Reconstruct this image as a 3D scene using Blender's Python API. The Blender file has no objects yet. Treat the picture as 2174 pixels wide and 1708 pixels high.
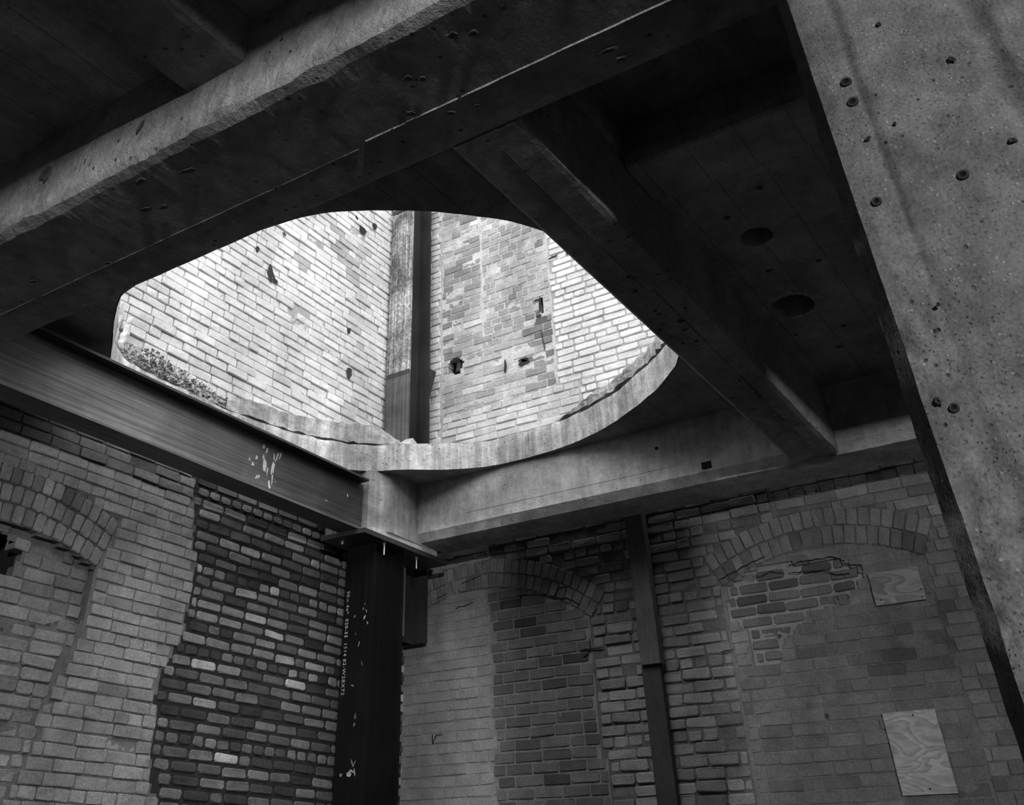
import bpy, bmesh, math, random
import numpy as np
from mathutils import Matrix, Vector

random.seed(7)
rng = np.random.default_rng(11)
H = 1.6                       # eye height above the floor; every z below is relative to the eye
C = bpy.context.scene.collection
S = bpy.context.scene

# ---------------------------------------------------------------- camera
FPX, CX, CY = 1975.507, 948.54, 352.566
RM = np.array([[0.5684266156, -0.8227313039, -0.0020938613],
               [0.5071965046, 0.3524246230, -0.7864786017],
               [0.6477984937, 0.4459933707, 0.6176139772]])
cam_d = bpy.data.cameras.new('camera')
cam = bpy.data.objects.new('camera', cam_d); C.objects.link(cam)
cam_d.sensor_fit = 'HORIZONTAL'; cam_d.sensor_width = 36.0
cam_d.lens = FPX * 36.0 / 2174.0
cam_d.shift_x = (1087.0 - CX) / 2174.0
cam_d.shift_y = (CY - 854.0) / 2174.0
cam_d.clip_start = 0.05; cam_d.clip_end = 200
r, u, b = RM[0], -RM[1], -RM[2]
cam.matrix_world = Matrix(((r[0], u[0], b[0], 0), (r[1], u[1], b[1], 0), (r[2], u[2], b[2], H), (0, 0, 0, 1)))
S.camera = cam

# ---------------------------------------------------------------- sky, daylight, exposure
world = bpy.data.worlds.new('overcast_sky'); S.world = world
world.use_nodes = True
bg = world.node_tree.nodes['Background']
bg.inputs['Color'].default_value = (1, 1, 1, 1)
bg.inputs['Strength'].default_value = 4.5
S.view_settings.view_transform = 'Standard'
S.view_settings.look = 'None'
S.view_settings.exposure = 0.0
S.view_settings.gamma = 1.0
S.view_settings.use_curve_mapping = False
S.cycles.max_bounces = 5; S.cycles.diffuse_bounces = 3; S.cycles.glossy_bounces = 1
S.cycles.use_adaptive_sampling = True; S.cycles.adaptive_threshold = 0.04; S.cycles.adaptive_min_samples = 16


def area(name, loc, target, sx, sy, power, portal=False):
    l = bpy.data.lights.new(name, 'AREA'); l.shape = 'RECTANGLE'; l.size = sx; l.size_y = sy; l.energy = power
    o = bpy.data.objects.new(name, l); C.objects.link(o)
    o.location = (loc[0], loc[1], loc[2] + H)
    d = Vector(target) - Vector(loc)
    o.rotation_euler = d.to_track_quat('-Z', 'Y').to_euler()
    if portal: l.cycles.is_portal = True
    return o


# daylight coming in through the far window behind the photographer
area('window_daylight', (-7.95, -7.16, 1.97), (4.0, 2.04, 1.97), 0.5, 0.28, 1200)
# open roof of the shell: guides the sampling of the sky, adds no light
area('roof_opening_portal', (-0.6, -1.95, 8.9), (-0.6, -1.95, 0), 14.8, 14.1, 1, portal=True)

# ---------------------------------------------------------------- helpers
def project(p):
    c = RM @ np.array([p[0], p[1], p[2]])
    if c[2] <= 0.05: return None
    return CX + FPX * c[0] / c[2], CY + FPX * c[1] / c[2]


def mk(name, verts, faces, mat, parent=None, tone=None, smooth=False):
    v = np.asarray(verts, float).reshape(-1, 3).copy(); v[:, 2] += H
    me = bpy.data.meshes.new(name)
    me.from_pydata(v.tolist(), [], [list(f) for f in faces]); me.update()
    if tone is not None:
        a = me.color_attributes.new('tone', 'FLOAT_COLOR', 'POINT')
        t = np.asarray(tone, float); t = np.full(len(v), t) if t.ndim == 0 else t
        a.data.foreach_set('color', np.stack([t, t, t, np.ones_like(t)], 1).ravel())
    if smooth: me.polygons.foreach_set('use_smooth', [True] * len(me.polygons))
    me.materials.append(mat)
    o = bpy.data.objects.new(name, me); C.objects.link(o)
    if parent: o.parent = parent
    return o


def tag(o, label, cat=None, kind=None, group=None):
    o['label'] = label
    if cat: o['category'] = cat
    if kind: o['kind'] = kind
    if group: o['group'] = group
    return o


def empty(name, loc):
    o = bpy.data.objects.new(name, None); C.objects.link(o); o.empty_display_size = 0.1
    return o


class MB:
    def __init__(s): s.v = []; s.f = []
    def add(s, v, f):
        n = len(s.v); s.v += [tuple(p) for p in v]; s.f += [[i + n for i in q] for q in f]; return s
    def box(s, x0, x1, y0, y1, z0, z1):
        return s.add([(x0, y0, z0), (x1, y0, z0), (x1, y1, z0), (x0, y1, z0), (x0, y0, z1), (x1, y0, z1), (x1, y1, z1), (x0, y1, z1)],
                     [(0, 3, 2, 1), (4, 5, 6, 7), (0, 1, 5, 4), (1, 2, 6, 5), (2, 3, 7, 6), (3, 0, 4, 7)])
    def cyl(s, p, axis, rad, length, n=12, r2=None):
        p = np.array(p, float); a = np.array(axis, float); a /= np.linalg.norm(a)
        t = np.array([0, 0, 1.]) if abs(a[2]) < .9 else np.array([1., 0, 0])
        e1 = np.cross(a, t); e1 /= np.linalg.norm(e1); e2 = np.cross(a, e1); r2 = rad if r2 is None else r2
        vs = []
        for k, rr in ((0, rad), (length, r2)):
            for i in range(n):
                g = 2 * math.pi * i / n; vs.append(p + a * k + rr * (e1 * math.cos(g) + e2 * math.sin(g)))
        fs = [(i, (i + 1) % n, n + (i + 1) % n, n + i) for i in range(n)] + [tuple(range(n - 1, -1, -1)), tuple(range(n, 2 * n))]
        return s.add(vs, fs)
    def build(s, name, mat, parent=None, tone=1.0, smooth=False): return mk(name, s.v, s.f, mat, parent, tone, smooth)


def vnoise(x, y, seed=0):
    """smooth value noise, numpy arrays"""
    x = np.asarray(x, float); y = np.asarray(y, float)
    xi = np.floor(x).astype(np.int64); yi = np.floor(y).astype(np.int64); fx = x - xi; fy = y - yi
    fx = fx * fx * (3 - 2 * fx); fy = fy * fy * (3 - 2 * fy)
    def h(a, b):
        n = (a * 374761393 + b * 668265263 + seed * 1442695041) & 0x7fffffff
        n = ((n ^ (n >> 13)) * 1274126177) & 0x7fffffff
        return ((n ^ (n >> 16)) & 0xffff) / 65535.0
    return (h(xi, yi) * (1 - fx) + h(xi + 1, yi) * fx) * (1 - fy) + (h(xi, yi + 1) * (1 - fx) + h(xi + 1, yi + 1) * fx) * fy


def _h(a, b, seed):
    n = (a * 374761393 + b * 668265263 + seed * 1442695041) & 0x7fffffff
    n = ((n ^ (n >> 13)) * 1274126177) & 0x7fffffff
    return ((n ^ (n >> 16)) & 0xffff) / 65535.0


def snoise(x, y, seed=0, o=3):
    """scalar twin of fnoise"""
    s = 0.0; a = 1.0; t = 0.0
    for k in range(o):
        sd = seed + k * 17; xi = math.floor(x); yi = math.floor(y); fx = x - xi; fy = y - yi
        fx = fx * fx * (3 - 2 * fx); fy = fy * fy * (3 - 2 * fy)
        s += a * ((_h(xi, yi, sd) * (1 - fx) + _h(xi + 1, yi, sd) * fx) * (1 - fy) + (_h(xi, yi + 1, sd) * (1 - fx) + _h(xi + 1, yi + 1, sd) * fx) * fy)
        t += a; a *= .5; x *= 2; y *= 2
    return s / t


def fnoise(x, y, seed=0, o=3):
    if not isinstance(x, np.ndarray): return snoise(float(x), float(y), seed, o)
    s = 0; a = 1; t = 0
    for k in range(o):
        s = s + a * vnoise(np.asarray(x) * 2 ** k, np.asarray(y) * 2 ** k, seed + k * 17); t += a; a *= .5
    return s / t


# ---------------------------------------------------------------- materials
def mat_base(name):
    m = bpy.data.materials.new(name); m.use_nodes = True
    nt = m.node_tree; nt.nodes.clear()
    out = nt.nodes.new('ShaderNodeOutputMaterial'); bs = nt.nodes.new('ShaderNodeBsdfPrincipled')
    nt.links.new(bs.outputs[0], out.inputs[0])
    bs.inputs['Roughness'].default_value = 0.9
    bs.inputs['Specular IOR Level'].default_value = 0.25
    return m, nt, bs


class NT:
    def __init__(s, nt): s.nt = nt; s.pos = None
    def n(s, t, **kw):
        o = s.nt.nodes.new(t)
        for k, v in kw.items(): setattr(o, k, v)
        return o
    def link(s, a, b): s.nt.links.new(a, b)
    def P(s, scale=(1, 1, 1)):
        if s.pos is None: s.pos = s.n('ShaderNodeNewGeometry').outputs['Position']
        if scale == (1, 1, 1): return s.pos
        m = s.n('ShaderNodeVectorMath', operation='MULTIPLY'); s.link(s.pos, m.inputs[0]); m.inputs[1].default_value = scale
        return m.outputs[0]
    def noise(s, scale, detail=4, rough=.55, sc=(1, 1, 1), dist=0):
        t = s.n('ShaderNodeTexNoise'); s.link(s.P(sc), t.inputs['Vector']); t.inputs['Scale'].default_value = scale
        t.inputs['Detail'].default_value = detail; t.inputs['Roughness'].default_value = rough; t.inputs['Distortion'].default_value = dist
        return t.outputs[0]
    def voro(s, scale, out='Distance', sc=(1, 1, 1), rnd=1):
        t = s.n('ShaderNodeTexVoronoi'); s.link(s.P(sc), t.inputs['Vector']); t.inputs['Scale'].default_value = scale
        t.inputs['Randomness'].default_value = rnd
        return t.outputs[out]
    def ramp(s, x, a, b, lo, hi):
        m = s.n('ShaderNodeMapRange'); m.clamp = True; s.link(x, m.inputs[0])
        for i, v in enumerate((a, b, lo, hi)): m.inputs[1 + i].default_value = v
        return m.outputs[0]
    def m(s, op, a, b=None):
        o = s.n('ShaderNodeMath', operation=op)
        for i, v in enumerate((a, b)):
            if v is None: continue
            if isinstance(v, (int, float)): o.inputs[i].default_value = v
            else: s.link(v, o.inputs[i])
        return o.outputs[0]
    def grey(s, x):
        c = s.n('ShaderNodeCombineColor'); [s.link(x, c.inputs[i]) for i in range(3)]; return c.outputs[0]
    def tone(s):
        a = s.n('ShaderNodeAttribute', attribute_name='tone'); return a.outputs['Fac']
    def objtone(s):
        o = s.n('ShaderNodeObjectInfo'); q = s.n('ShaderNodeSeparateColor'); s.link(o.outputs['Color'], q.inputs[0]); return q.outputs[0]
    def bump(s, hgt, bs, dist=.01, strength=1.0, prev=None):
        b = s.n('ShaderNodeBump'); b.inputs['Strength'].default_value = strength; b.inputs['Distance'].default_value = dist
        s.link(hgt, b.inputs['Height'])
        if prev is not None: s.link(prev, b.inputs['Normal'])
        s.link(b.outputs[0], bs.inputs['Normal']); return b.outputs[0]


def mat_brick(name, var=.35, stain=.35, bump=.004, grain=90):
    m, nt, bs = mat_base(name); g = NT(nt)
    t = g.m('MULTIPLY', g.tone(), g.objtone())
    fine = g.ramp(g.noise(grain, 3, .65), .3, .7, 1 - var, 1 + var)
    mid = g.ramp(g.noise(9, 2, .6), .3, .72, 1 - var * .6, 1 + var * .45)
    st = g.ramp(g.noise(1.7, 5, .62, (1, 1, .45), .3), .36, .62, 1 - stain, 1.06)
    v = g.m('MULTIPLY', g.m('MULTIPLY', g.m('MULTIPLY', t, fine), mid), st)
    g.link(g.grey(v), bs.inputs['Base Color'])
    p = g.bump(g.noise(38, 3, .6), bs, bump, 1.0)
    g.bump(g.noise(210, 3, .6), bs, bump * .35, .9, p)
    return m


def mat_conc(name, base, var=.3, stain=.4, streak=0, pits=.5, speck=0, bump=.004, seams=None, pit_scale=26, fine_bump=1.0):
    m, nt, bs = mat_base(name); g = NT(nt)
    big = g.ramp(g.noise(1.5, 5, .6, dist=.4), .33, .68, 1 - stain, 1 + stain * .5)
    mid = g.ramp(g.noise(14, 3, .65), .3, .7, 1 - var * .6, 1 + var * .6)
    fine = g.ramp(g.noise(160, 3, .6), .3, .7, 1 - var * .5, 1 + var * .5)
    v = g.m('MULTIPLY', g.m('MULTIPLY', big, mid), fine)
    v = g.m('MULTIPLY', v, g.m('MULTIPLY', g.tone(), base))
    hgt = g.noise(30, 4, .65)
    if pits:
        d = g.voro(pit_scale); pm = g.ramp(d, .07, .16, 0, 1)
        gate = g.ramp(g.noise(3.1, 2), .46, .56, 1, 0)
        pm = g.m('MAXIMUM', pm, gate)
        v = g.m('MULTIPLY', v, g.ramp(pm, 0, 1, 1 - pits, 1)); hgt = g.m('ADD', hgt, g.m('MULTIPLY', pm, .8))
        d2 = g.ramp(g.voro(95), .10, .2, 0, 1); d2 = g.m('MAXIMUM', d2, g.ramp(g.noise(8, 2), .45, .55, 1, 0))
        v = g.m('MULTIPLY', v, g.ramp(d2, 0, 1, 1 - pits * .7, 1)); hgt = g.m('ADD', hgt, g.m('MULTIPLY', d2, .35))
    if speck:
        cr = g.n('ShaderNodeSeparateColor'); g.link(g.voro(115, 'Color'), cr.inputs[0])
        stone = g.ramp(g.voro(115), .28, .36, 1, 0)
        lite = g.m('MULTIPLY', stone, g.ramp(cr.outputs[0], .90, .93, 0, 1)); dark = g.m('MULTIPLY', stone, g.ramp(cr.outputs[1], .72, .8, 0, 1))
        v = g.m('MULTIPLY', v, g.m('ADD', 1, g.m('MULTIPLY', lite, speck))); v = g.m('MULTIPLY', v, g.m('SUBTRACT', 1, g.m('MULTIPLY', dark, speck * .55)))
        crk = g.ramp(g.voro(42, 'Distance', (1, 1, 1)), .05, .1, .45, 1); v = g.m('MULTIPLY', v, crk)
        hgt = g.m('ADD', hgt, g.m('MULTIPLY', lite, .3))
    if streak:
        sk = g.ramp(g.noise(11, 5, .7, (1, 1, .09)), .42, .66, 1 - streak, 1 + streak * .55); v = g.m('MULTIPLY', v, sk)
    if seams:
        for (ax, scl, depth) in seams:
            q = g.n('ShaderNodeSeparateXYZ'); g.link(g.P(), q.inputs[0])
            w = g.m('FRACT', g.m('MULTIPLY', g.m('ADD', q.outputs[ax], 20.07), scl)); w = g.m('ABSOLUTE', g.m('SUBTRACT', w, .5))
            ln = g.ramp(w, .0, .022, 0, 1); v = g.m('MULTIPLY', v, g.ramp(ln, 0, 1, 1 - depth, 1)); hgt = g.m('ADD', hgt, g.m('MULTIPLY', ln, .5))
            bd = g.n('ShaderNodeTexWhiteNoise', noise_dimensions='1D'); g.link(g.m('FLOOR', g.m('MULTIPLY', g.m('ADD', q.outputs[ax], 20.07), scl)), bd.inputs['W'])
            v = g.m('MULTIPLY', v, g.ramp(bd.outputs[0], 0, 1, .82, 1.15))
    g.link(g.grey(v), bs.inputs['Base Color'])
    p = g.bump(hgt, bs, bump * 2.2, .9)
    g.bump(g.noise(240, 3, .6), bs, bump * .3, .9, p)
    return m


def mat_steel(name, base, axis, scuff=.5, rough=.55, rust=.3, metal=.0, thr=(.5, .68), spec=.4):
    m, nt, bs = mat_base(name); g = NT(nt)
    sc = [18, 18, 18]; sc[axis] = 0.35
    st = g.ramp(g.noise(3.2, 5, .6, tuple(sc)), .35, .68, 1 - scuff * .5, 1 + scuff)
    bl = g.ramp(g.noise(2.2, 5, .62, dist=.5), .35, .66, 1 - rust, 1 + rust * .7)
    fl = g.ramp(g.noise(34, 6, .72), thr[0] + .12, thr[1] + .08, 1, 1 + scuff)
    v = g.m('MULTIPLY', g.m('MULTIPLY', st, bl), g.m('MULTIPLY', fl, g.m('MULTIPLY', g.tone(), base)))
    g.link(g.grey(v), bs.inputs['Base Color']); bs.inputs['Roughness'].default_value = rough
    bs.inputs['Metallic'].default_value = metal; bs.inputs['Specular IOR Level'].default_value = spec
    g.bump(g.noise(60, 5, .65), bs, .0015, .8)
    return m


def mat_wood(name, base, kind, dark=.45):
    m, nt, bs = mat_base(name); g = NT(nt)
    if kind == 'post': sc = (26, 26, 1.1); s1 = 2.6; det = 4; dist = 1.4
    else: sc = (1.3, 1.3, 4.2); s1 = 1.7; det = 2; dist = .9
    n = g.noise(s1, det, .5, sc, dist)
    ring = g.m('FRACT', g.m('MULTIPLY', n, 9.0)); ring = g.ramp(ring, 0, .75, 1 - dark, 1.15)
    fine = g.ramp(g.noise(70, 4, .6, (1, 1, .1) if kind == 'post' else (.25, .25, 1)), .3, .7, .82, 1.15)
    blot = g.ramp(g.noise(3.5, 3), .35, .65, .82, 1.12)
    v = g.m('MULTIPLY', g.m('MULTIPLY', ring, fine), g.m('MULTIPLY', blot, g.m('MULTIPLY', g.tone(), base)))
    g.link(g.grey(v), bs.inputs['Base Color']); bs.inputs['Roughness'].default_value = .75
    g.bump(ring, bs, .001, .6)
    return m


M = {}
M['brick_old'] = mat_brick('brick_old', .28, .3)
M['brick_patch'] = mat_brick('brick_patch', .42, .12, .005, 120)
M['brick_painted'] = mat_brick('brick_painted', .16, .24, .005)
M['mortar'] = mat_brick('mortar', .3, .25, .006, 130)
M['ceiling'] = mat_conc('ceiling_concrete', .30, .3, .5, 0, .5, 0, .004, [(1, 4.5, .22)])
M['beam'] = mat_conc('beam_concrete', .25, .4, .4, 0, .65, .35, .006, None, 16)
M['beam_pale'] = mat_conc('pale_beam_concrete', .40, .35, .42, .15, .45, 0, .003, None, 30)
M['rim'] = mat_conc('rim_concrete', .60, .35, .45, .42, .5, 0, .004, None, 24)
M['topping'] = mat_conc('topping_concrete', .5, .45, .5, .25, .6, .5, .008, None, 22)
M['column'] = mat_conc('column_concrete', .175, .55, .22, 0, .72, .6, .0016, None, 34)
M['stub'] = mat_conc('stub_concrete', .38, .32, .42, .3, .5, 0, .003, None, 22)
M['floor'] = mat_conc('floor_concrete', .07, .3, .4, 0, .2)
M['steel_new'] = mat_steel('dark_mill_steel', .006, 2, .35, .75, .3, 0, (.5, .68), .06)
M['steel_beam'] = mat_steel('scuffed_beam_steel', .115, 0, .75, .5, .3)
M['steel_old'] = mat_steel('weathered_steel', .06, 2, .6, .7, .55)
M['steel_flange'] = mat_steel('flaking_painted_steel', .17, 2, .9, .8, .8, 0, (.38, .43))
M['plate'] = mat_steel('plate_steel', .03, 0, .4, .5, .3)
M['zinc'] = mat_steel('zinc_bolt', .5, 2, .2, .3, .1, .8)
M['iron'] = mat_steel('rusty_iron', .022, 2, .3, .7, .3)
M['paint'] = mat_conc('white_paint', .75, .2, .2, 0, 0)
M['chalk'] = mat_conc('white_chalk', .55, .5, .3, 0, 0)
M['post'] = mat_wood('dark_timber', .05, 'post', .5)
M['block'] = mat_wood('timber_block', .075, 'post', .5)
M['ply'] = mat_wood('plywood', .27, 'ply', .3)
M['soot'] = mat_conc('soot', .02, .2, .2, 0, 0)  # near-black painted for the shade inside cavities, cracks and bores
M['grout'] = mat_conc('grout', .5, .3, .3, 0, .3)

XR, YL = 6.80, 5.12
ZB, ZS, ZT = 2.20, 2.64, 2.85         # beam soffit, slab soffit, slab top

# ---------------------------------------------------------------- the shell of the building
floor = tag(MB().box(-8.3, XR + .5, -9.3, YL + .5, -H - .2, -H).build('floor', M['floor']), 'bare dusty concrete floor of the ruined hall', 'floor', 'structure')


def smooth_loop(pts, n):
    p = np.array(pts, float); m = len(p); out = []
    seg = np.linalg.norm(np.roll(p, -1, 0) - p, axis=1); cum = np.concatenate([[0], np.cumsum(seg)])
    for d in np.linspace(0, cum[-1], n, endpoint=False):
        i = min(np.searchsorted(cum, d, 'right') - 1, m - 1); t = (d - cum[i]) / seg[i]
        a, b2, c, e = p[(i - 1) % m], p[i], p[(i + 1) % m], p[(i + 2) % m]
        out.append(.5 * (2 * b2 + (c - a) * t + (2 * a - 5 * b2 + 4 * c - e) * t * t + (3 * b2 - a - 3 * c + e) * t ** 3))
    return np.array(out)


HOLE = smooth_loop([(2.671, 3.965), (2.62, 3.4), (2.695, 2.728), (2.808, 2.461), (2.897, 2.326), (3.015, 2.17), (3.156, 2.029), (3.29, 1.908), (3.413, 1.839),
                    (3.8, 1.66), (4.3, 1.57), (4.8, 1.65), (5.194, 1.822), (5.353, 1.943), (5.553, 2.149), (5.741, 2.412), (5.925, 2.723), (6.063, 3.148),
                    (6.086, 3.703), (5.965, 4.065), (5.755, 4.37), (5.60, 4.645), (5.33, 4.84), (5.0, 4.97), (4.6, 5.04), (4.0, 5.06), (3.55, 5.04), (3.3, 4.9), (3.107, 4.65), (2.897, 4.375), (2.73, 4.134)], 260)


def in_poly(pt, poly):
    x, y = pt; c = False; n = len(poly); j = n - 1
    for i in range(n):
        xi, yi = poly[i]; xj, yj = poly[j]
        if (yi > y) != (yj > y) and x < (xj - xi) * (y - yi) / (yj - yi) + xi: c = not c
        j = i
    return c


def ring(cx, cy, rx, ry, n=28, rough=0.0, rot=0):
    o = []
    for i in range(n):
        a = 2 * math.pi * i / n; k = 1 + rough * (random.random() - .5) * 2
        x, y = rx * k * math.cos(a), ry * k * math.sin(a)
        o.append((cx + x * math.cos(rot) - y * math.sin(rot), cy + x * math.sin(rot) + y * math.cos(rot)))
    return np.array(o)


def plate_with_holes(outer, holes, z):
    bm = bmesh.new(); es = []
    for lp in [outer] + holes:
        vs = [bm.verts.new((p[0], p[1], z)) for p in lp]
        es += [bm.edges.new((vs[i], vs[(i + 1) % len(vs)])) for i in range(len(vs))]
    bmesh.ops.triangle_fill(bm, use_beauty=True, use_dissolve=False, edges=es)
    bm.verts.index_update()
    v = [tuple(q.co) for q in bm.verts]; f = [[q.index for q in fc.verts] for fc in bm.faces]; bm.free()
    return v, f


outer = [(-8.0, -9.0), (6.62, -9.0), (6.62, 5.10), (-8.0, 5.10)]
recess = [(2.26, -.75), (3.17, -.75), (3.17, 1.195), (2.26, 1.195)]
pipe_small = ring(4.148, .945, .085, .085, 26, .05)
pipe_big = ring(4.93, 1.02, .13, .12, 30, .06)
cb = MB()
v, f = plate_with_holes(outer, [HOLE, recess, pipe_small, pipe_big], ZS); cb.add(v, f)
v, f = plate_with_holes(outer, [HOLE], ZT); cb.add(v, f)
n = len(outer)
cb.add([(p[0], p[1], ZS) for p in outer] + [(p[0], p[1], ZT) for p in outer], [(i, (i + 1) % n, n + (i + 1) % n, n + i) for i in range(n)])
for lp in (recess, pipe_small, pipe_big):
    n = len(lp); zc = ZS + .175
    cb.add([(p[0], p[1], ZS) for p in lp] + [(p[0], p[1], zc) for p in lp], [(i, (i + 1) % n, n + (i + 1) % n, n + i) for i in range(n)] + [tuple(range(n, 2 * n))])
ceiling = tag(cb.build('ceiling', M['ceiling']), 'dark concrete floor slab overhead with a large round opening', 'ceiling', 'structure')

# inner face of the round opening, rough cast
NH = len(HOLE); lv = 7; V = []; F = []
cen = HOLE.mean(0)
for k in range(lv):
    zz = ZS + (ZT - ZS) * k / (lv - 1)
    for i in range(NH):
        d = cen - HOLE[i]; d /= np.linalg.norm(d)
        off = .006 + .010 * (fnoise(i * .35, k * .9, 3) - .5) - (.012 * fnoise(i * .5, 5, 8) if k == lv - 1 else 0)
        p = HOLE[i] + d * off; V.append((p[0], p[1], zz + (.018 * (fnoise(i * .4, 0, 9) - .5) if k == lv - 1 else 0)))
for k in range(lv - 1):
    for i in range(NH): F.append((k * NH + i, k * NH + (i + 1) % NH, (k + 1) * NH + (i + 1) % NH, (k + 1) * NH + i))
tag(mk('opening_rim', V, F, M['rim'], ceiling, 1.0, True), 'pale streaked inner face of the round opening')


def topping(i0, i1, z0, z1f, back, seed, gk, name='topping_layer'):
    """broken screed lying on the slab along part of the opening"""
    idx = list(range(i0, i1 + 1)); Vv = []; Ff = []; m = len(idx); rows = 6
    for j, i in enumerate(idx):
        q = HOLE[i % NH]; d = q - cen; d /= np.linalg.norm(d); e = min(j, m - 1 - j) / 4.0; e = min(1, e)
        setb = back + .04 * (fnoise(j * .9, 1, seed) - .4) + (1 - e) * .05
        z1 = z1f(j / (m - 1)) + .03 * (fnoise(j * .6, 2, seed) - .5)
        gap = gk[0] + gk[1] * fnoise(j * .9, 7, seed)
        for k in range(rows):
            t = k / (rows - 1); zz = z0 + gap + (z1 - z0 - gap) * min(1, t * 1.25)
            o = setb + (.012 * (fnoise(j * .7, k * 1.3, seed + 3) - .5)) + (.28 if k == rows - 1 else 0)
            p = q + d * o; Vv.append((p[0], p[1], zz))
        p = q + d * (setb + .09); Vv.append((p[0], p[1], z0 + .004))
    R = rows + 1
    for j in range(m - 1):
        for k in range(rows - 1): Ff.append((j * R + k, (j + 1) * R + k, (j + 1) * R + k + 1, j * R + k + 1))
        Ff.append((j * R + rows, (j + 1) * R + rows, (j + 1) * R, j * R))
    return mk(name, Vv, Ff, M['rim'], ceiling, .92)


def hidx(x, y): return int(np.argmin(np.hypot(HOLE[:, 0] - x, HOLE[:, 1] - y)))


tag(topping(hidx(5.15, 1.80), hidx(6.08, 3.25), ZT, lambda t: 2.985 - .06 * t - .10 * max(0, 1 - (1 - t) / .2), -.004, 21, (.010, .035)), 'broken screed layer along the right side of the opening')
tag(topping(hidx(5.80, 4.45), hidx(4.5, 5.05), ZT, lambda t: 3.03 - .05 * t - .14 * max(0, 1 - t / .14), .0, 45, (.003, .024)), 'broken screed layer along the wall side of the opening')
# sloping lump of concrete at the foot of the old steel column
lump = []; lf = []
nx, ny = 10, 8
for i in range(nx):
    for j in range(ny):
        x = 5.86 + .62 * i / (nx - 1); y = 4.36 + .46 * j / (ny - 1)
        e = min(i, nx - 1 - i, j, ny - 1 - j); z = ZT + .005 + (0 if e == 0 else .07 + .06 * (j / ny) + .04 * random.random())
        lump.append((x + random.uniform(-.015, .015), y + random.uniform(-.015, .015), z))
lf = [(i * ny + j, (i + 1) * ny + j, (i + 1) * ny + j + 1, i * ny + j + 1) for i in range(nx - 1) for j in range(ny - 1)]
mk('concrete_lump', lump, lf, M['topping'], ceiling, 1.0)

# ---------------------------------------------------------------- brick kit
def brick_mesh(name, L, h, D, cut, ins, bev, jit, mat):
    a, c = L / 2, h / 2
    ol = [(-a + cut, -c), (a - cut, -c), (a, -c + cut), (a, c - cut), (a - cut, c), (-a + cut, c), (-a, c - cut), (-a, -c + cut)]
    V = []; F = []
    j2 = [(random.uniform(-jit, jit), random.uniform(-jit, jit)) for _ in range(8)]
    for (dp, iset, jd) in ((0.0, ins, .0022), (bev, 0.0, .001), (D, 0.0, 0)):
        for q, (x, z) in enumerate(ol):
            sx = (a - iset) / a; sz = (c - iset) / c
            V.append((x * sx + j2[q][0], dp + random.uniform(-jd, jd), z * sz + j2[q][1]))
    F.append(tuple(range(8)))
    for k in (0, 1):
        for q in range(8): F.append(((k + 1) * 8 + q, (k + 1) * 8 + (q + 1) % 8, k * 8 + (q + 1) % 8, k * 8 + q))
    me = bpy.data.meshes.new(name); me.from_pydata(V, [], F); me.update()
    at = me.color_attributes.new('tone', 'FLOAT_COLOR', 'POINT'); at.data.foreach_set('color', [1.0] * (4 * len(V)))
    me.materials.append(mat)
    return me, np.array(V), F


STY = {
    'plain': dict(cut=.006, ins=.004, bev=.004, jit=.0022, mat='brick_old'),
    'rough': dict(cut=.010, ins=.006, bev=.006, jit=.004, mat='brick_old'),
    'round': dict(cut=.013, ins=.006, bev=.005, jit=.0035, mat='brick_patch'),
    'paint': dict(cut=.006, ins=.005, bev=.005, jit=.0022, mat='brick_painted'),
    'paintround': dict(cut=.011, ins=.006, bev=.005, jit=.0025, mat='brick_painted'),
    'flush': dict(cut=.005, ins=.003, bev=.002, jit=.002, mat='brick_old'),
}
VAR = {}
for st, q in STY.items():
    for nm, L in (('s', .20), ('h', .10)):
        VAR[st, nm] = [brick_mesh('brick', L, .060, .095, q['cut'], q['ins'], q['bev'], q['jit'], M[q['mat']]) for _ in range(7)]

FRAME = {'L': Matrix.Identity(3), 'R': Matrix.Rotation(-math.pi / 2, 3, 'Z')}


class Wall:
    """collects the bricks of one wall; s = x on the left wall, y on the right one"""
    def __init__(s, side): s.side = side; s.items = []; s.cells = {}
    def pt(s, a, z, dp): return (a, YL + dp, z) if s.side == 'L' else (XR + dp, a, z)
    def brick(s, a, z, L, h, dp, tone, sty, rot=0.0, kind='brick', tilt=0.0):
        s.items.append((a, z, L, h, dp, tone, sty, rot, kind, tilt))


def arch_in(a, z, A): return A['r0'] - .004 < math.hypot(a - A['c'][0], z - A['c'][1]) < A['r1'] + .004 and A['a0'] <= math.degrees(math.atan2(a - A['c'][0], z - A['c'][1])) <= A['a1']


def arch_under(a, z, A): return A['s0'] < a < A['s1'] and math.hypot(a - A['c'][0], z - A['c'][1]) <= A['r0'] and z > -1.6


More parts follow.
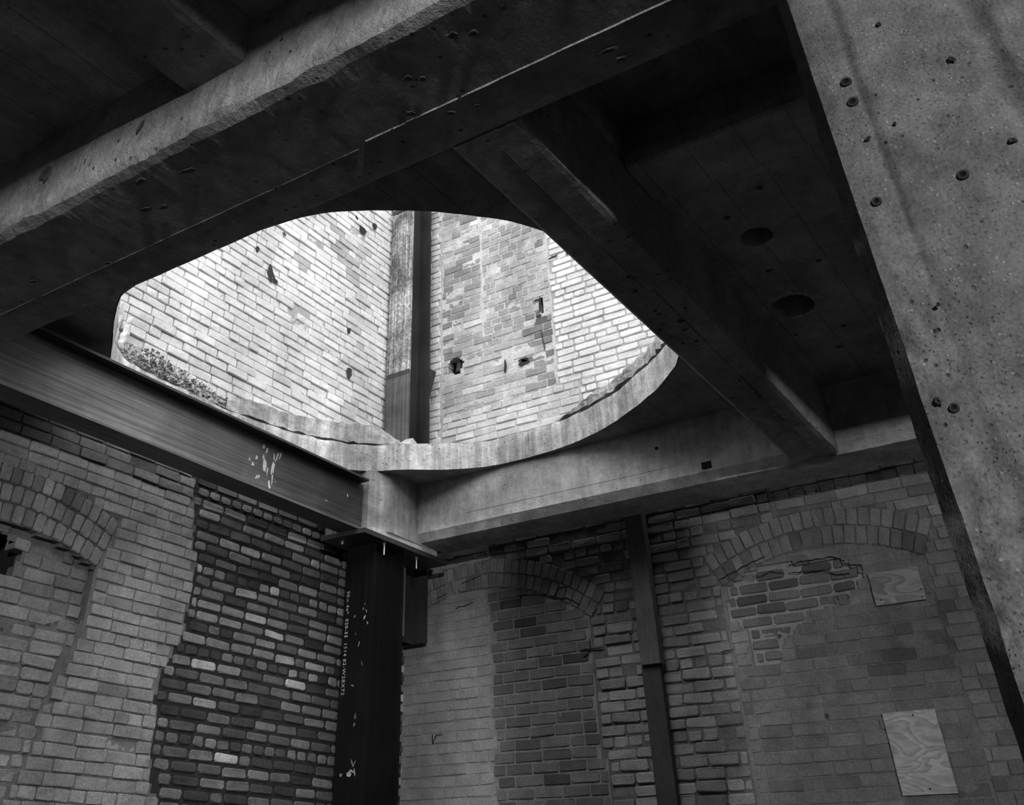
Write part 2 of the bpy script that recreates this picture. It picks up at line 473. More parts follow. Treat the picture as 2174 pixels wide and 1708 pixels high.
def field(W, zn, zlo, zhi, slo, shi, zone_of, course, pitch, gap, tone_fn, sty, dp=0.0, hdr=3, every=7, z_off=0.0, jz=.0015, dj=.003, drop=0.0, hjit=1.0):
    i = 0; z = zlo + z_off
    while z + course <= zhi + 1e-6:
        zc = z + course / 2
        header = every and (i % every == hdr)
        P = pitch / 2 if header else pitch
        a = slo - P * ((i * .5) % 1.0) - random.uniform(0, .12) * P
        while a < shi:
            L0 = P * (1 + random.uniform(-.05, .05) * hjit)
            if not header and random.random() < .05: L0 = P * .52
            ss = np.linspace(a, a + L0, 13); ok = [zone_of(x, zc) == zn for x in ss]
            run = None; best = None
            for q, k in enumerate(ok + [False]):
                if k and run is None: run = q
                if not k and run is not None:
                    if best is None or q - run > best[1] - best[0]: best = (run, q)
                    run = None
            if best and best[1] - best[0] >= 3:
                x0 = ss[best[0]]; x1 = ss[best[1] - 1]; Lb = x1 - x0 - gap
                if Lb > .03 and random.random() >= drop:
                    t = tone_fn((x0 + x1) / 2, zc)
                    W.brick((x0 + x1) / 2, zc + random.uniform(-jz, jz), Lb, course - gap + random.uniform(-.002, .001), dp + random.gauss(0, dj), max(.01, t), sty, 0, 'brick', random.gauss(0, .012))
            a += L0
        z += course; i += 1


def voussoirs(W, A, rings, step, tone_fn, sty, gap, dp=0.0):
    dr = (A['r1'] - A['r0']) / rings
    for k in range(rings):
        rm = A['r0'] + dr * (k + .5); nn = max(3, int(round(math.radians(A['a1'] - A['a0']) * rm / step))); off = random.random() * .6
        for q in range(nn):
            ang = math.radians(A['a0'] + (A['a1'] - A['a0']) * (q + .5) / nn)
            a = A['c'][0] + rm * math.sin(ang); z = A['c'][1] + rm * math.cos(ang)
            W.brick(a, z, dr - gap, math.radians(A['a1'] - A['a0']) * rm / nn - gap, dp + random.gauss(0, .003), tone_fn(a, z), sty, ang + random.gauss(0, .02), 'arch_brick')


def mortar_grid(W, slo, shi, zlo, zhi, cell, fn, parent, seed):
    """fn(s,z) -> (tone, depth) or None"""
    ns = int((shi - slo) / cell) + 1; nz = int((zhi - zlo) / cell) + 1
    V = []; T = []; ids = {}; F = []
    val = {}
    for i in range(ns):
        for j in range(nz): val[i, j] = fn(slo + (i + .5) * cell, zlo + (j + .5) * cell)
    def vert(i, j, r):
        key = (i, j, round(r[1], 3))
        if key not in ids:
            ids[key] = len(V); dj = .0035 * (snoise(i * .55, j * .55, seed, 2) - .5) + random.uniform(-.0008, .0008)
            V.append(W.pt(slo + i * cell, zlo + j * cell, r[1] + dj)); T.append(r[0])
        return ids[key]
    for (i, j), r in val.items():
        if r is None: continue
        F.append((vert(i, j, r), vert(i + 1, j, r), vert(i + 1, j + 1, r), vert(i, j + 1, r)))
        for (di, dj2, p, q) in ((1, 0, (1, 0), (1, 1)), (0, 1, (0, 1), (1, 1))):     # step between two depths
            r2 = val.get((i + di, j + dj2))
            if r2 is not None and abs(r2[1] - r[1]) > .0015:
                F.append((vert(i + p[0], j + p[1], r), vert(i + q[0], j + q[1], r), vert(i + q[0], j + q[1], r2), vert(i + p[0], j + p[1], r2)))
    return mk('mortar_bed', V, F, M['mortar'], parent, np.array(T))


def visible_area(W, it, upper):
    a, z, L, h, dp = it[:5]; p = W.pt(a, z, 0); q = project(p)
    if q is None or not (-25 < q[0] < 2200 and -25 < q[1] < 1735): return 0
    if upper:
        k = ZS / p[2]; k2 = ZT / p[2]; kb = ZB / p[2]
        if not in_poly((p[0] * k, p[1] * k), HOLE) or not in_poly((p[0] * k2, p[1] * k2), HOLE): return 0
        if p[0] * kb < 2.234 or (p[1] * kb < 1.52): return 0
        if p[1] * (2.5 / p[2]) > 4.568: return 0
    else:
        if W.side == 'L' and a > 5.75: return 0
        if W.side == 'L':
            t = 4.57 / 5.12
            if z * t > 2.16: return 0
        else:
            if q[0] < 850 or z > 2.33: return 0
            t = 1.6 / 6.8
            if -.5 < a * t < .195: return 0
    ax = (L / 2, 0, 0) if W.side == 'L' else (0, L / 2, 0)
    e = project((p[0] + ax[0], p[1] + ax[1], z)); e2 = project((p[0] - ax[0], p[1] - ax[1], z)); g1 = project((p[0], p[1], z + h / 2)); g2 = project((p[0], p[1], z - h / 2))
    if None in (e, e2, g1, g2): return 0
    return abs((e[0] - e2[0]) * (g1[1] - g2[1]) - (e[1] - e2[1]) * (g1[0] - g2[0]))


def flush(W, parent, upper, limit=300):
    fr = FRAME[W.side].to_4x4()
    for kind in ('brick', 'arch_brick'):
        its = [i for i in W.items if i[8] == kind]
        if not its: continue
        ar = [(visible_area(W, i, upper), q) for q, i in enumerate(its)]
        ar.sort(key=lambda t: -t[0]); single = set(q for v, q in ar[:limit] if v > 60)
        JV = {}; JF = {}; JT = {}
        for q, (a, z, L, h, dp, tone, sty, rot, kd, tilt) in enumerate(its):
            nm = 'h' if L < .14 else 's'; me, vv, ff = random.choice(VAR[sty, nm]); L0 = .10 if nm == 'h' else .20
            flip = -1 if random.random() < .5 else 1
            if kd == 'arch_brick': me, vv, ff = random.choice(VAR[sty, 'h']); L0 = .10; rl = rot - math.pi / 2
            else: rl = tilt
            if W.side == 'R' and kd == 'arch_brick': rl = -(rot) - math.pi / 2
            p = W.pt(a, z, dp)
            m = Matrix.Translation((p[0], p[1], p[2] + H)) @ fr @ Matrix.Rotation(rl, 4, 'Y') @ Matrix.Diagonal((L / L0, 1, h / .060, 1))
            if q in single:
                o = bpy.data.objects.new(kd, me); C.objects.link(o); o.parent = parent; o.matrix_basis = m; o.color = (tone, tone, tone, 1)
            else:
                key = sty; A = np.array(m)
                w = vv @ A[:3, :3].T + A[:3, 3]; w[:, 2] -= H
                base = sum(len(x) for x in JV.setdefault(key, [])); JV[key].append(w); JT.setdefault(key, []).append(np.full(len(w), tone))
                JF.setdefault(key, []).extend([tuple(k + base for k in f3) for f3 in ff])
        for key in JV:
            o = mk(kd + '_field', np.concatenate(JV[key]), JF[key], M[STY[key]['mat']], parent, np.concatenate(JT[key])); o['kind'] = 'stuff'


N1 = lambda a, z, seed, sc=1.0: snoise(a * sc + 31.7, z * sc + 12.3, seed, 2)

# ---------------------------------------------------------------- lower left wall
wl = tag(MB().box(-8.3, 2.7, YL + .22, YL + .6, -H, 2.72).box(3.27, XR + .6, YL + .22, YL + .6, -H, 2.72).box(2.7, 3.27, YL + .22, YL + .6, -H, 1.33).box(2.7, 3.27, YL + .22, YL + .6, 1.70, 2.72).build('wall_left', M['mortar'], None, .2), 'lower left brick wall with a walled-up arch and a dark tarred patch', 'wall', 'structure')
WL = Wall('L')
MB().box(2.68, 3.29, YL + .59, YL + .63, 1.31, 1.72).build('cavity_shade_back', M['soot'], wl, .4)  # near-black back paints the darkness of the deep cavity
MB().box(2.68, 3.27, YL + .085, YL + .59, 1.66, 1.71).box(2.68, 3.27, YL + .085, YL + .59, 1.33, 1.37).box(3.235, 3.275, YL + .085, YL + .59, 1.35, 1.70).build('cavity_shade_lining', M['soot'], wl, .8)  # near-black lining paints the darkness of the deep cavity
AL = dict(c=(3.05, -.22), r0=1.90, r1=2.215, a0=-19.3, a1=19.3, s0=2.42, s1=3.69)
EDGE_Z = [-1.6, .30, .444, .67, .91, 1.117, 1.231, 1.467, 1.755, 2.021, 2.209, 2.8]
EDGE_S = [4.42, 4.42, 4.425, 4.345, 4.315, 4.333, 4.384, 4.465, 4.448, 4.402, 4.325, 4.30]


def ll_zone(a, z):
    if arch_in(a, z, AL): return None
    e = np.interp(z, EDGE_Z, EDGE_S)
    c = math.floor(z / .07)
    e += .055 * (((c * 7919) % 13) / 13 - .5)
    if a > e: return 'dark'
    jm = 3.69 if z > 1.3 else 3.69 - .28 * (1.3 - z) + .07 * (((math.floor(z / .0665) * 5281) % 11) / 11 - .5)
    if arch_under(a, z, AL) and a < jm:
        if math.hypot((a - 3.01) / .20, (z - 1.515) / .125) < 1 + .07 * math.sin(a * 41 + z * 29): return 'hole'
        if z > 1.28 - .25 * (3.7 - a): return 'infill'
        return 'infill2'
    return 'white'


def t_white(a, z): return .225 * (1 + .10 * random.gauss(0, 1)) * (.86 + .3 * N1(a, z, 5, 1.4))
def t_infill(a, z): return .205 * (1 + .16 * random.gauss(0, 1)) * (.8 + .4 * N1(a, z, 6, 2))


def t_dark(a, z):
    r0 = random.random()
    if r0 < .03: return random.uniform(.32, .44)
    if r0 < .22: return random.uniform(.03, .06)
    base = .125 + .05 * random.gauss(0, 1)
    return max(.04, base) * (.55 + .9 * N1(a, z, 9, 1.1))


field(WL, 'white', -.2, 2.72, .6, 4.7, ll_zone, .0655, .212, .0065, t_white, 'plain', 0, 3, 6, .012, dj=.0035)
field(WL, 'infill', .8, 1.75, 2.3, 3.75, ll_zone, .070, .215, .008, t_infill, 'plain', .055, 9, 0, 0, dj=.004)
field(WL, 'infill2', -.2, 1.4, 2.3, 3.75, ll_zone, .0665, .212, .008, t_infill, 'rough', .003, 4, 6, 0, dj=.0045)
field(WL, 'dark', -.11, 2.72, 4.1, 6.8, ll_zone, .070, .216, .019, t_dark, 'round', -.001, 5, 7, .0, dj=.002)
voussoirs(WL, AL, 3, .074, lambda a, z: .20 * (1 + .18 * random.gauss(0, 1)), 'rough', .009, -.004)


def ll_mortar(a, z):
    zn = ll_zone(a, z)
    if zn == 'hole': return None
    if zn == 'dark': return (.022, .0075)
    if zn == 'infill': return (.14, .064)
    if zn == 'infill2': return (.13, .011)
    if zn is None: return (.08, .010)
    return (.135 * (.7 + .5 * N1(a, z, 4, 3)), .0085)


mortar_grid(WL, .6, 6.8, -.2, 2.72, .0235, ll_mortar, wl, 3)
flush(WL, wl, False)
# ---------------------------------------------------------------- lower right wall
wr = tag(MB().box(XR + .22, XR + .6, -9.3, YL + .6, -H, 2.72).build('wall_right', M['mortar'], None, .2), 'lower right brick wall with two walled-up arched windows', 'wall', 'structure')
WR = Wall('R')
A1 = dict(c=(4.40, .28), r0=1.69, r1=1.91, a0=-37, a1=22.5, s0=3.36, s1=5.2)
A2 = dict(c=(1.68, .385), r0=1.475, r1=1.715, a0=-27, a1=27, s0=1.02, s1=2.36)
BREAK = [(2.33, 1.70), (2.05, 1.80), (1.55, 1.78), (1.38, 1.64), (1.55, 1.52), (1.85, 1.44), (2.0, 1.30), (2.05, 1.18), (2.2, 1.18), (2.24, 1.40), (2.36, 1.5)]


def lr_zone(a, z):
    if arch_in(a, z, A1) or arch_in(a, z, A2): return None
    if a > 4.28 + .10 * N1(a * 2, z * 3, 2, 3) - .05: return 'smooth'
    if arch_under(a, z, A1) and a > 3.40 + (.20 if z < .75 else 0) * -1: return 'dark'
    if arch_under(a, z, A2):
        if in_poly((a + .05 * (N1(a, z, 3, 9) - .5), z + .05 * (N1(a, z, 8, 9) - .5)), BREAK): return 'broken'
        return 'fill'
    return 'rough' if a > 1.9 else 'far'


g_ = lambda s: 1 + s * random.gauss(0, 1)
SOOT = ((1.36, 1.17, .10), (1.05, 1.22, .09), (1.0, 1.38, .07), (1.62, .62, .06), (1.80, .55, .05), (1.10, 1.83, .10), (1.03, 1.74, .08), (1.77, 1.92, .05), (2.30, 1.77, .06), (3.15, 1.98, .06), (3.12, 1.70, .07))


def sooty(a, z):
    k = 1.0
    for (sa, sz, sr) in SOOT:
        d = math.hypot(a - sa, z - sz) / sr
        if d < 1.5: k *= .62 + .38 * min(1, max(0, (d - .6) / .9))
    return k
field(WR, 'smooth', -.2, 2.72, 4.0, 5.1, lr_zone, .070, .210, .006, lambda a, z: .20 * g_(.05), 'flush', 0, 3, 6, 0, dj=.0015)
field(WR, 'dark', -.2, 2.2, 3.1, 4.5, lr_zone, .0735, .222, .013, lambda a, z: .10 * g_(.22), 'flush', .000, 3, 0, 0, dj=.001, hjit=1.5)
field(WR, 'rough', -.2, 2.72, 1.8, 4.5, lr_zone, .0705, .214, .010, lambda a, z: sooty(a, z) * .155 * g_(.15) * (.7 + .6 * N1(a, z, 12, 2.2)), 'rough', .0, 2, 6, .01, dj=.006, drop=.012)
field(WR, 'fill', -.2, 2.2, .9, 2.5, lr_zone, .070, .214, .007, lambda a, z: sooty(a, z) * .125 * g_(.12) * (.75 + .5 * N1(a, z, 14, 2.0)), 'flush', .002, 5, 5, 0, dj=.002)
field(WR, 'broken', 1.0, 2.0, 1.2, 2.5, lr_zone, .070, .214, .016, lambda a, z: .10 * g_(.25), 'rough', .014, 9, 0, 0, dj=.006, drop=.04)
field(WR, 'far', -.2, 2.72, -1.6, 2.0, lr_zone, .070, .210, .006, lambda a, z: sooty(a, z) * .145 * g_(.13), 'flush', 0, 4, 6, .02, dj=.0025)
voussoirs(WR, A1, 2, .072, lambda a, z: .15 * g_(.14), 'plain', .007, 0)
voussoirs(WR, A2, 2, .074, lambda a, z: sooty(a, z) * .135 * g_(.14), 'plain', .007, 0)


def lr_mortar(a, z):
    zn = lr_zone(a, z)
    q = {'smooth': (.185, .004), 'dark': (.165, .006), 'rough': (.09, .010), 'fill': (.13, .0055), 'broken': (.19, .022), 'far': (.12, .006), None: (.10, .009)}[zn]
    return (q[0] * sooty(a, z), q[1])


mortar_grid(WR, -1.6, 5.1, -.2, 2.72, .0235, lr_mortar, wr, 8)
flush(WR, wr, False)
# dark strips painted as the shade in cracks and missing joints, right wall
def crack_shade(parent, pts, w):
    P = []
    for (a0, z0), (a1, z1) in zip(pts, pts[1:]):
        m = max(2, int(math.hypot(a1 - a0, z1 - z0) / .018))
        P += [(a0 + (a1 - a0) * k / m + random.uniform(-.003, .003), z0 + (z1 - z0) * k / m + random.uniform(-.004, .004)) for k in range(m)]
    P.append(pts[-1]); V = []; F = []
    for k, (a, z) in enumerate(P):
        b0, b1 = P[max(0, k - 1)], P[min(len(P) - 1, k + 1)]; t = np.array([b1[0] - b0[0], b1[1] - b0[1]]); t /= np.linalg.norm(t) + 1e-9
        hw = w * .5 * random.uniform(.5, 1.15) * min(1, .25 + k / 3, .25 + (len(P) - 1 - k) / 3)
        for sg in (-1, 1): V.append((XR - .0095, a - t[1] * hw * sg, z + t[0] * hw * sg))
        V.append((XR + .004, a, z))
    for k in range(len(P) - 1): F += [(3 * k, 3 * k + 3, 3 * k + 4, 3 * k + 1), (3 * k, 3 * k + 2, 3 * k + 5, 3 * k + 3), (3 * k + 1, 3 * k + 4, 3 * k + 5, 3 * k + 2)]
    return mk('crack_shade', V, F, M['soot'], parent, .5)  # near-black strip paints the shade in cracks and joints


for (cw, cp) in (
    (8, [(3.993, 1.83), (3.981, 1.865), (3.876, 1.863), (3.787, 1.846), (3.701, 1.819), (3.671, 1.83), (3.648, 1.871), (3.57, 1.88)]),
    (7, [(3.702, 1.811), (3.578, 1.794), (3.47, 1.737)]),
    (5, [(3.512, 1.984), (3.436, 1.968), (3.364, 1.938), (3.294, 1.888)]),
    (5, [(4.601, 1.845), (4.574, 1.866), (4.509, 1.862), (4.433, 1.881)]),
    (4, [(4.578, 1.989), (4.54, 1.973), (4.496, 1.973)]),
    (4, [(4.817, 1.953), (4.75, 1.961), (4.683, 1.982)]),
    (4, [(4.55, 2.036), (4.451, 2.052), (4.364, 2.069)]),
    (9, [(2.364, 1.747), (2.239, 1.787), (2.146, 1.817), (2.012, 1.851)]),
    (6, [(2.114, 1.74), (2.07, 1.729), (1.988, 1.749), (1.902, 1.722)]),
    (6, [(1.868, 1.767), (1.782, 1.779), (1.649, 1.776), (1.567, 1.78), (1.523, 1.756), (1.504, 1.715), (1.401, 1.702), (1.396, 1.668)]),
    (7, [(1.88, 1.719), (1.732, 1.711), (1.631, 1.703), (1.581, 1.668), (1.484, 1.659)]),
    (10, [(3.497, 1.424), (3.42, 1.423), (3.303, 1.424)]),
    (4, [(3.416, 1.496), (3.415, 1.422), (3.442, 1.389), (3.479, 1.378)]),
    (9, [(3.187, 1.499), (3.117, 1.498), (3.056, 1.498)]),
    (6, [(2.443, 1.296), (2.399, 1.305), (2.352, 1.306)]),
    (5, [(4.831, 0.982), (4.82, 0.927), (4.799, 0.962), (4.789, 0.979), (4.727, 0.98)]),
): crack_shade(wr, cp, cw * .001)

# ---------------------------------------------------------------- upper left wall
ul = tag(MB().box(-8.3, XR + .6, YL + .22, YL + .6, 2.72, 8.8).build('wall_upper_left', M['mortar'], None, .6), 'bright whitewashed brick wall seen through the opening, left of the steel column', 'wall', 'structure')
UL = Wall('L')


def ul_zone(a, z):
    if z < float(np.interp(a, [3.2, 4.2, 4.8, 5.6], [2.93, 2.92, 2.97, 3.02])) + .12 * N1(a, z, 31, 3) - .06: return 'render'
    return 'w'


def t_ul(a, z):
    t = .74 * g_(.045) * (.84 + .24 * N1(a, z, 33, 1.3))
    if 5.9 < a < 6.02 and z < 5.3: t *= .8
    for (sa, sz, sr) in ((5.63, 4.98, .13), (5.78, 4.80, .12), (5.85, 4.62, .07), (5.15, 4.50, .07)):
        if math.hypot(a - sa, z - sz) < sr: t *= .62
    return t


field(UL, 'w', 2.72, 8.6, 2.2, 6.8, ul_zone, .070, .214, .0065, t_ul, 'paint', 0, 3, 7, .02, dj=.0045)


def ul_mortar(a, z):
    if ul_zone(a, z) == 'render': return (.58 * (.6 + .6 * N1(a, z, 44, 4)), -.004 + .03 * (N1(a, z, 41, 6) - .5) // .01 * .01)
    return (.42 * (.75 + .4 * N1(a, z, 35, 4)), .013 if a < 4.5 else .0095)


mortar_grid(UL, 2.2, 6.8, 2.72, 6.6, .0235, ul_mortar, ul, 13)
mortar_grid(UL, 2.2, 6.8, 6.6, 8.6, .07, ul_mortar, ul, 14)
flush(UL, ul, True)
# ---------------------------------------------------------------- upper right wall
ur = tag(MB().box(XR + .22, XR + .6, -9.3, YL + .6, 2.72, 8.8).build('wall_upper_right', M['mortar'], None, .55), 'bright brick wall seen through the opening, with a walled-up window and pipe hole', 'wall', 'structure')
UR = Wall('R')


def ur_zone(a, z):
    if math.hypot((a - 4.592) / .088, (z - 4.012) / .097) < 1 + .10 * math.sin(a * 60 + z * 33): return 'hole'
    if abs(a - 3.612) < .018 and 4.26 < z < 4.43: return 'hole'
    if a > 4.752: return 'strip'
    if a > 3.512 and z > 3.55 + .12 * (N1(a, z, 2, 5) - .5): return 'infill' if a > 4.26 or z < 4.2 else 'small'
    if z < 3.50 and a > 3.3: return 'base'
    return 'white'


def t_inf(a, z):
    t = .46 * g_(.14) * (.72 + .55 * N1(a, z, 51, 1.6))
    if random.random() < .06: t = .68
    if a < 3.75 and z < 4.3: t *= .6
    for (sa, sz, ra, rz) in ((3.834, 3.85, .12, .06), (4.035, 3.83, .03, .12), (3.62, 4.15, .05, .25), (4.62, 4.6, .12, .5), (4.45, 5.2, .15, .5)):
        if math.hypot((a - sa) / ra, (z - sz) / rz) < 1: t *= .68
    return t


field(UR, 'strip', 2.72, 8.6, 4.7, 5.1, ur_zone, .069, .20, .007, lambda a, z: .62 * g_(.10), 'paint', 0, 9, 0, 0, dj=.003)
field(UR, 'infill', 3.4, 8.6, 3.4, 4.8, ur_zone, .069, .222, .008, t_inf, 'flush', .004, 3, 0, 0, dj=.003)
field(UR, 'small', 4.1, 8.6, 3.4, 4.4, ur_zone, .069, .12, .010, t_inf, 'flush', .003, 3, 0, .0, dj=.002, hjit=3)
field(UR, 'white', 2.72, 8.6, -.4, 3.6, ur_zone, .0665, .215, .012, lambda a, z: .80 * g_(.06), 'paintround', 0, 3, 7, 0, dj=.003)
field(UR, 'base', 2.72, 3.6, 3.2, 4.8, ur_zone, .0665, .215, .008, lambda a, z: .64 * g_(.11), 'paint', 0, 5, 6, 0, dj=.003)


def ur_mortar(a, z):
    zn = ur_zone(a, z)
    if zn == 'hole': return None
    if z < 2.98: return (.5, -.002)
    return {'strip': (.5, .008), 'infill': (.60, .007), 'small': (.62, .006), 'white': (.46, .008), 'base': (.55, .0075)}[zn]


mortar_grid(UR, -.4, 5.1, 2.72, 6.6, .0235, ur_mortar, ur, 17)
mortar_grid(UR, -.4, 5.1, 6.6, 8.6, .07, ur_mortar, ur, 18)
flush(UR, ur, True)
# dirt and crumbled mortar lying along the foot of the wall
dv = MB()
for k in range(800):
    x = random.gauss(3.85, .33); w = random.random() ** 1.3; zz0 = ZT + .01 + .17 * w * max(.1, 1.1 - abs(x - 3.8)) + random.uniform(0, .03); rr = random.uniform(.004, .015) * (1 - .3 * w)
    p = np.array((x, 5.115 - .05 * (1 - w) ** 2 * random.random(), zz0)); q = rng.normal(0, 1, (6, 3)) * .35
    base = np.array([(1, 0, 0), (-1, 0, 0), (0, 1, 0), (0, -1, 0), (0, 0, 1), (0, 0, -1)], float) + q
    dv.add(p + base * rr, [(0, 2, 4), (2, 1, 4), (1, 3, 4), (3, 0, 4), (2, 0, 5), (1, 2, 5), (3, 1, 5), (0, 3, 5)])
db = dv.build('crumbled_mortar', M['topping'], ul, .75); db['kind'] = 'stuff'; db['label'] = 'dark crumbs of mortar along the foot of the wall'
for (x0, x1, z0, z1, tl, yy0) in ((3.26, 3.33, 2.86, 3.32, .9, 5.02), (3.34, 3.40, 2.86, 3.24, .8, 5.04), (3.41, 3.47, 2.92, 3.16, 1.0, 5.03), (3.20, 3.26, 2.86, 3.22, .6, 5.0)):
    zs = np.linspace(z0, z1, 9); Vv = []
    for q, zq in enumerate(zs):
        t = q / 8; wd = (x1 - x0) * (.35 + .65 * math.sin(math.pi * (.15 + .8 * t))) / 2; xm = (x0 + x1) / 2 + random.uniform(-.01, .01) + .02 * t
        Vv += [(xm - wd, yy0 + .02, zq), (xm, yy0 + random.uniform(-.012, .004), zq), (xm + wd, yy0 + .02, zq), (xm, yy0 + .05, zq)]
    mk('plaster_flake', Vv, [(4 * q + j, 4 * q + (j + 1) % 4, 4 * q + 4 + (j + 1) % 4, 4 * q + 4 + j) for q in range(8) for j in range(4)] + [(0, 1, 2, 3), (32, 33, 34, 35)], M['brick_painted'], ul, tl * .8)
pm = MB().cyl((XR + .06, 4.585, 3.955), (.2, .0, .97), .036, .11, 14); tag(pm.build('pipe_stub', M['steel_old'], ur), 'short pipe end left in the round hole')

# walls out of view, with the window that lights the hall
wb = MB().box(-8.4, -8.0, -9.4, -7.5, -H, 8.8).box(-8.4, -8.0, -6.8, 5.5, -H, 8.8).box(-8.4, -8.0, -7.5, -6.8, -H, .95).box(-8.4, -8.0, -7.5, -6.8, 2.15, 8.8)
tag(wb.build('wall_back', M['mortar'], None, .08), 'plain brick back wall behind the viewpoint with a tall window', 'wall', 'structure')
tag(MB().box(-8.4, 4.3, -9.4, -9.0, -H, 8.8).box(5.2, XR + .6, -9.4, -9.0, -H, 8.8).box(4.3, 5.2, -9.4, -9.0, -H, -1.5).box(4.3, 5.2, -9.4, -9.0, -1.1, 8.8).build('wall_near', M['mortar'], None, .08), 'plain brick end wall behind the viewpoint with a low opening added to let in sky light', 'wall', 'structure')  # low opening out of view, added to brighten the hall with sky light
wf = MB()
for (y0, y1, z0, z1) in ((-7.5, -7.45, .95, 2.15), (-6.85, -6.8, .95, 2.15), (-7.5, -6.8, .95, 1.0), (-7.5, -6.8, 2.1, 2.15)): wf.box(-8.25, -8.15, y0, y1, z0, z1)
tag(wf.build('window_1', M['steel_new']), 'tall narrow window frame in the back wall', 'window', 'structure')

# ---------------------------------------------------------------- concrete beams
def prism(name, prof, axis, t0, t1, step, jit, mat, parent=None, seed=0, cap=True, tone=1.0):
    """cross-section prof (list of (u,v,jitter weight)) swept along x or y with uneven arrises"""
    nseg = max(2, int(abs(t1 - t0) / step)); n = len(prof); V = []; F = []
    for k in range(nseg + 1):
        t = t0 + (t1 - t0) * k / nseg
        for q, (a, c, w) in enumerate(prof):
            ja = jit * w * 2 * (fnoise(t * 9, q * 5.3, seed, 4) - .5) * (1 if random.random() < .8 else 1.8); jc = jit * w * 2 * (fnoise(t * 9, q * 5.3 + 40, seed, 4) - .5)
            V.append((t, a + ja, c + jc) if axis == 0 else (a + ja, t, c + jc))
    for k in range(nseg):
        for q in range(n): F.append((k * n + q, (k + 1) * n + q, (k + 1) * n + (q + 1) % n, k * n + (q + 1) % n))
    if cap: F += [tuple(range(n)), tuple(range(nseg * n, nseg * n + n))]
    if isinstance(tone, list): tone = np.tile(np.array(tone[:n]), nseg + 1)
    return mk(name, V, F, mat, parent, tone)


# main beam crossing the top of the view
main_prof = [(1.60, ZS, 0), (1.598, 2.55, .4), (1.602, 2.47, .6), (1.596, 2.40, .8), (1.60, 2.34, .8), (1.598, 2.28, .8), (1.605, 2.235, 1.0), (1.618, 2.208, 1.3), (1.665, 2.198, 1.1), (1.75, 2.20, .35),
             (1.88, 2.20, .15), (2.06, 2.20, .1), (2.218, 2.20, .2), (2.234, 2.212, .25), (2.234, ZS, 0)]
mbm = prism('concrete_beam', main_prof, 1, -9.0, 5.06, .025, .009, M['beam'], None, 5, True, [.9, .95, 1.05, 1.2, 1.35, 1.45, 1.45, 1.35, 1.0, .95, .95, .95, .95, .95, .95])  # lighter lower side face: bare aggregate plus a painted-in lit band
tag(mbm, 'massive concrete beam with a crumbling edge crossing the upper left', 'beam', group='concrete beams')
# thin fins of concrete left between the form boards
for (xf, y0, y1, w, hh, nm) in ((2.012, .3, 1.75, .004, .005, 'board_fin'), (2.035, 1.8, 4.9, .002, .0018, 'board_fin')):
    prism(nm, [(xf - w, ZB + .001, .0), (xf, ZB - hh, 1), (xf + w, ZB + .001, .0)], 1, y0, y1, .03, .0025, M['beam'], mbm, int(xf * 100), True, 1.7 if w > .003 else 1.0)  # raised tone paints the light caught by the first fin
# spalled pits in the soffit and side
def pit(parent, p, nrm, rx, ry, ang, mat, tone=.45, nm='spall'):
    nr = Vector(nrm); t = Vector((0, 1, 0)); e2 = nr.cross(t).normalized(); m = 11; V = []; F = []
    for k, (rr, dep) in enumerate(((1.0, -.001), (.72, .006), (.0, .008))):
        for i in range(m if rr else 1):
            a = 2 * math.pi * i / m; q = (1 + random.uniform(-.3, .3)) if rr == 1 else 1 + random.uniform(-.2, .2)
            x, y = rx * rr * q * math.cos(a), ry * rr * q * math.sin(a); x, y = x * math.cos(ang) - y * math.sin(ang), x * math.sin(ang) + y * math.cos(ang)
            V.append(Vector(p) + t * x + e2 * y - nr * (dep if False else 0) + nr * (.0015 + .005 * rr * (1 if k == 1 else 0)))
    F = [(i, (i + 1) % m, m + (i + 1) % m, m + i) for i in range(m)] + [(m + i, m + (i + 1) % m, 2 * m) for i in range(m)]
    return mk(nm, V, F, mat, parent, tone)


for (px, x, y, rx, ry) in ((0, 1.70, 2.62, .035, .014), (0, 1.76, 2.42, .05, .016), (0, 1.84, 2.75, .03, .018), (0, 1.87, 2.68, .022, .016), (0, 1.93, 3.6, .022, .014), (0, 1.83, 1.42, .018, .018), (0, 1.86, 1.38, .016, .012),
                           (0, 1.98, 1.52, .02, .016), (0, 2.06, 1.40, .018, .014), (0, 2.10, .80, .04, .012), (0, 2.16, .78, .02, .014), (0, 2.08, 1.30, .012, .010), (0, 1.75, 1.18, .022, .02), (0, 1.78, 1.12, .018, .016), (0, 2.02, 3.2, .02, .01), (0, 1.9, 3.9, .018, .014)):
    pit(mbm, (x, y, ZB - .0015), (0, 0, -1), rx, ry, random.uniform(-.3, .3), M['beam'], .35)
pit(mbm, (1.596, 3.15, 2.40), (-1, 0, 0), .045, .04, .6, M['beam'], .5, 'form_tie_hole')
pit(mbm, (1.596, 2.55, 2.37), (-1, 0, 0), .03, .012, .9, M['beam'], .4)

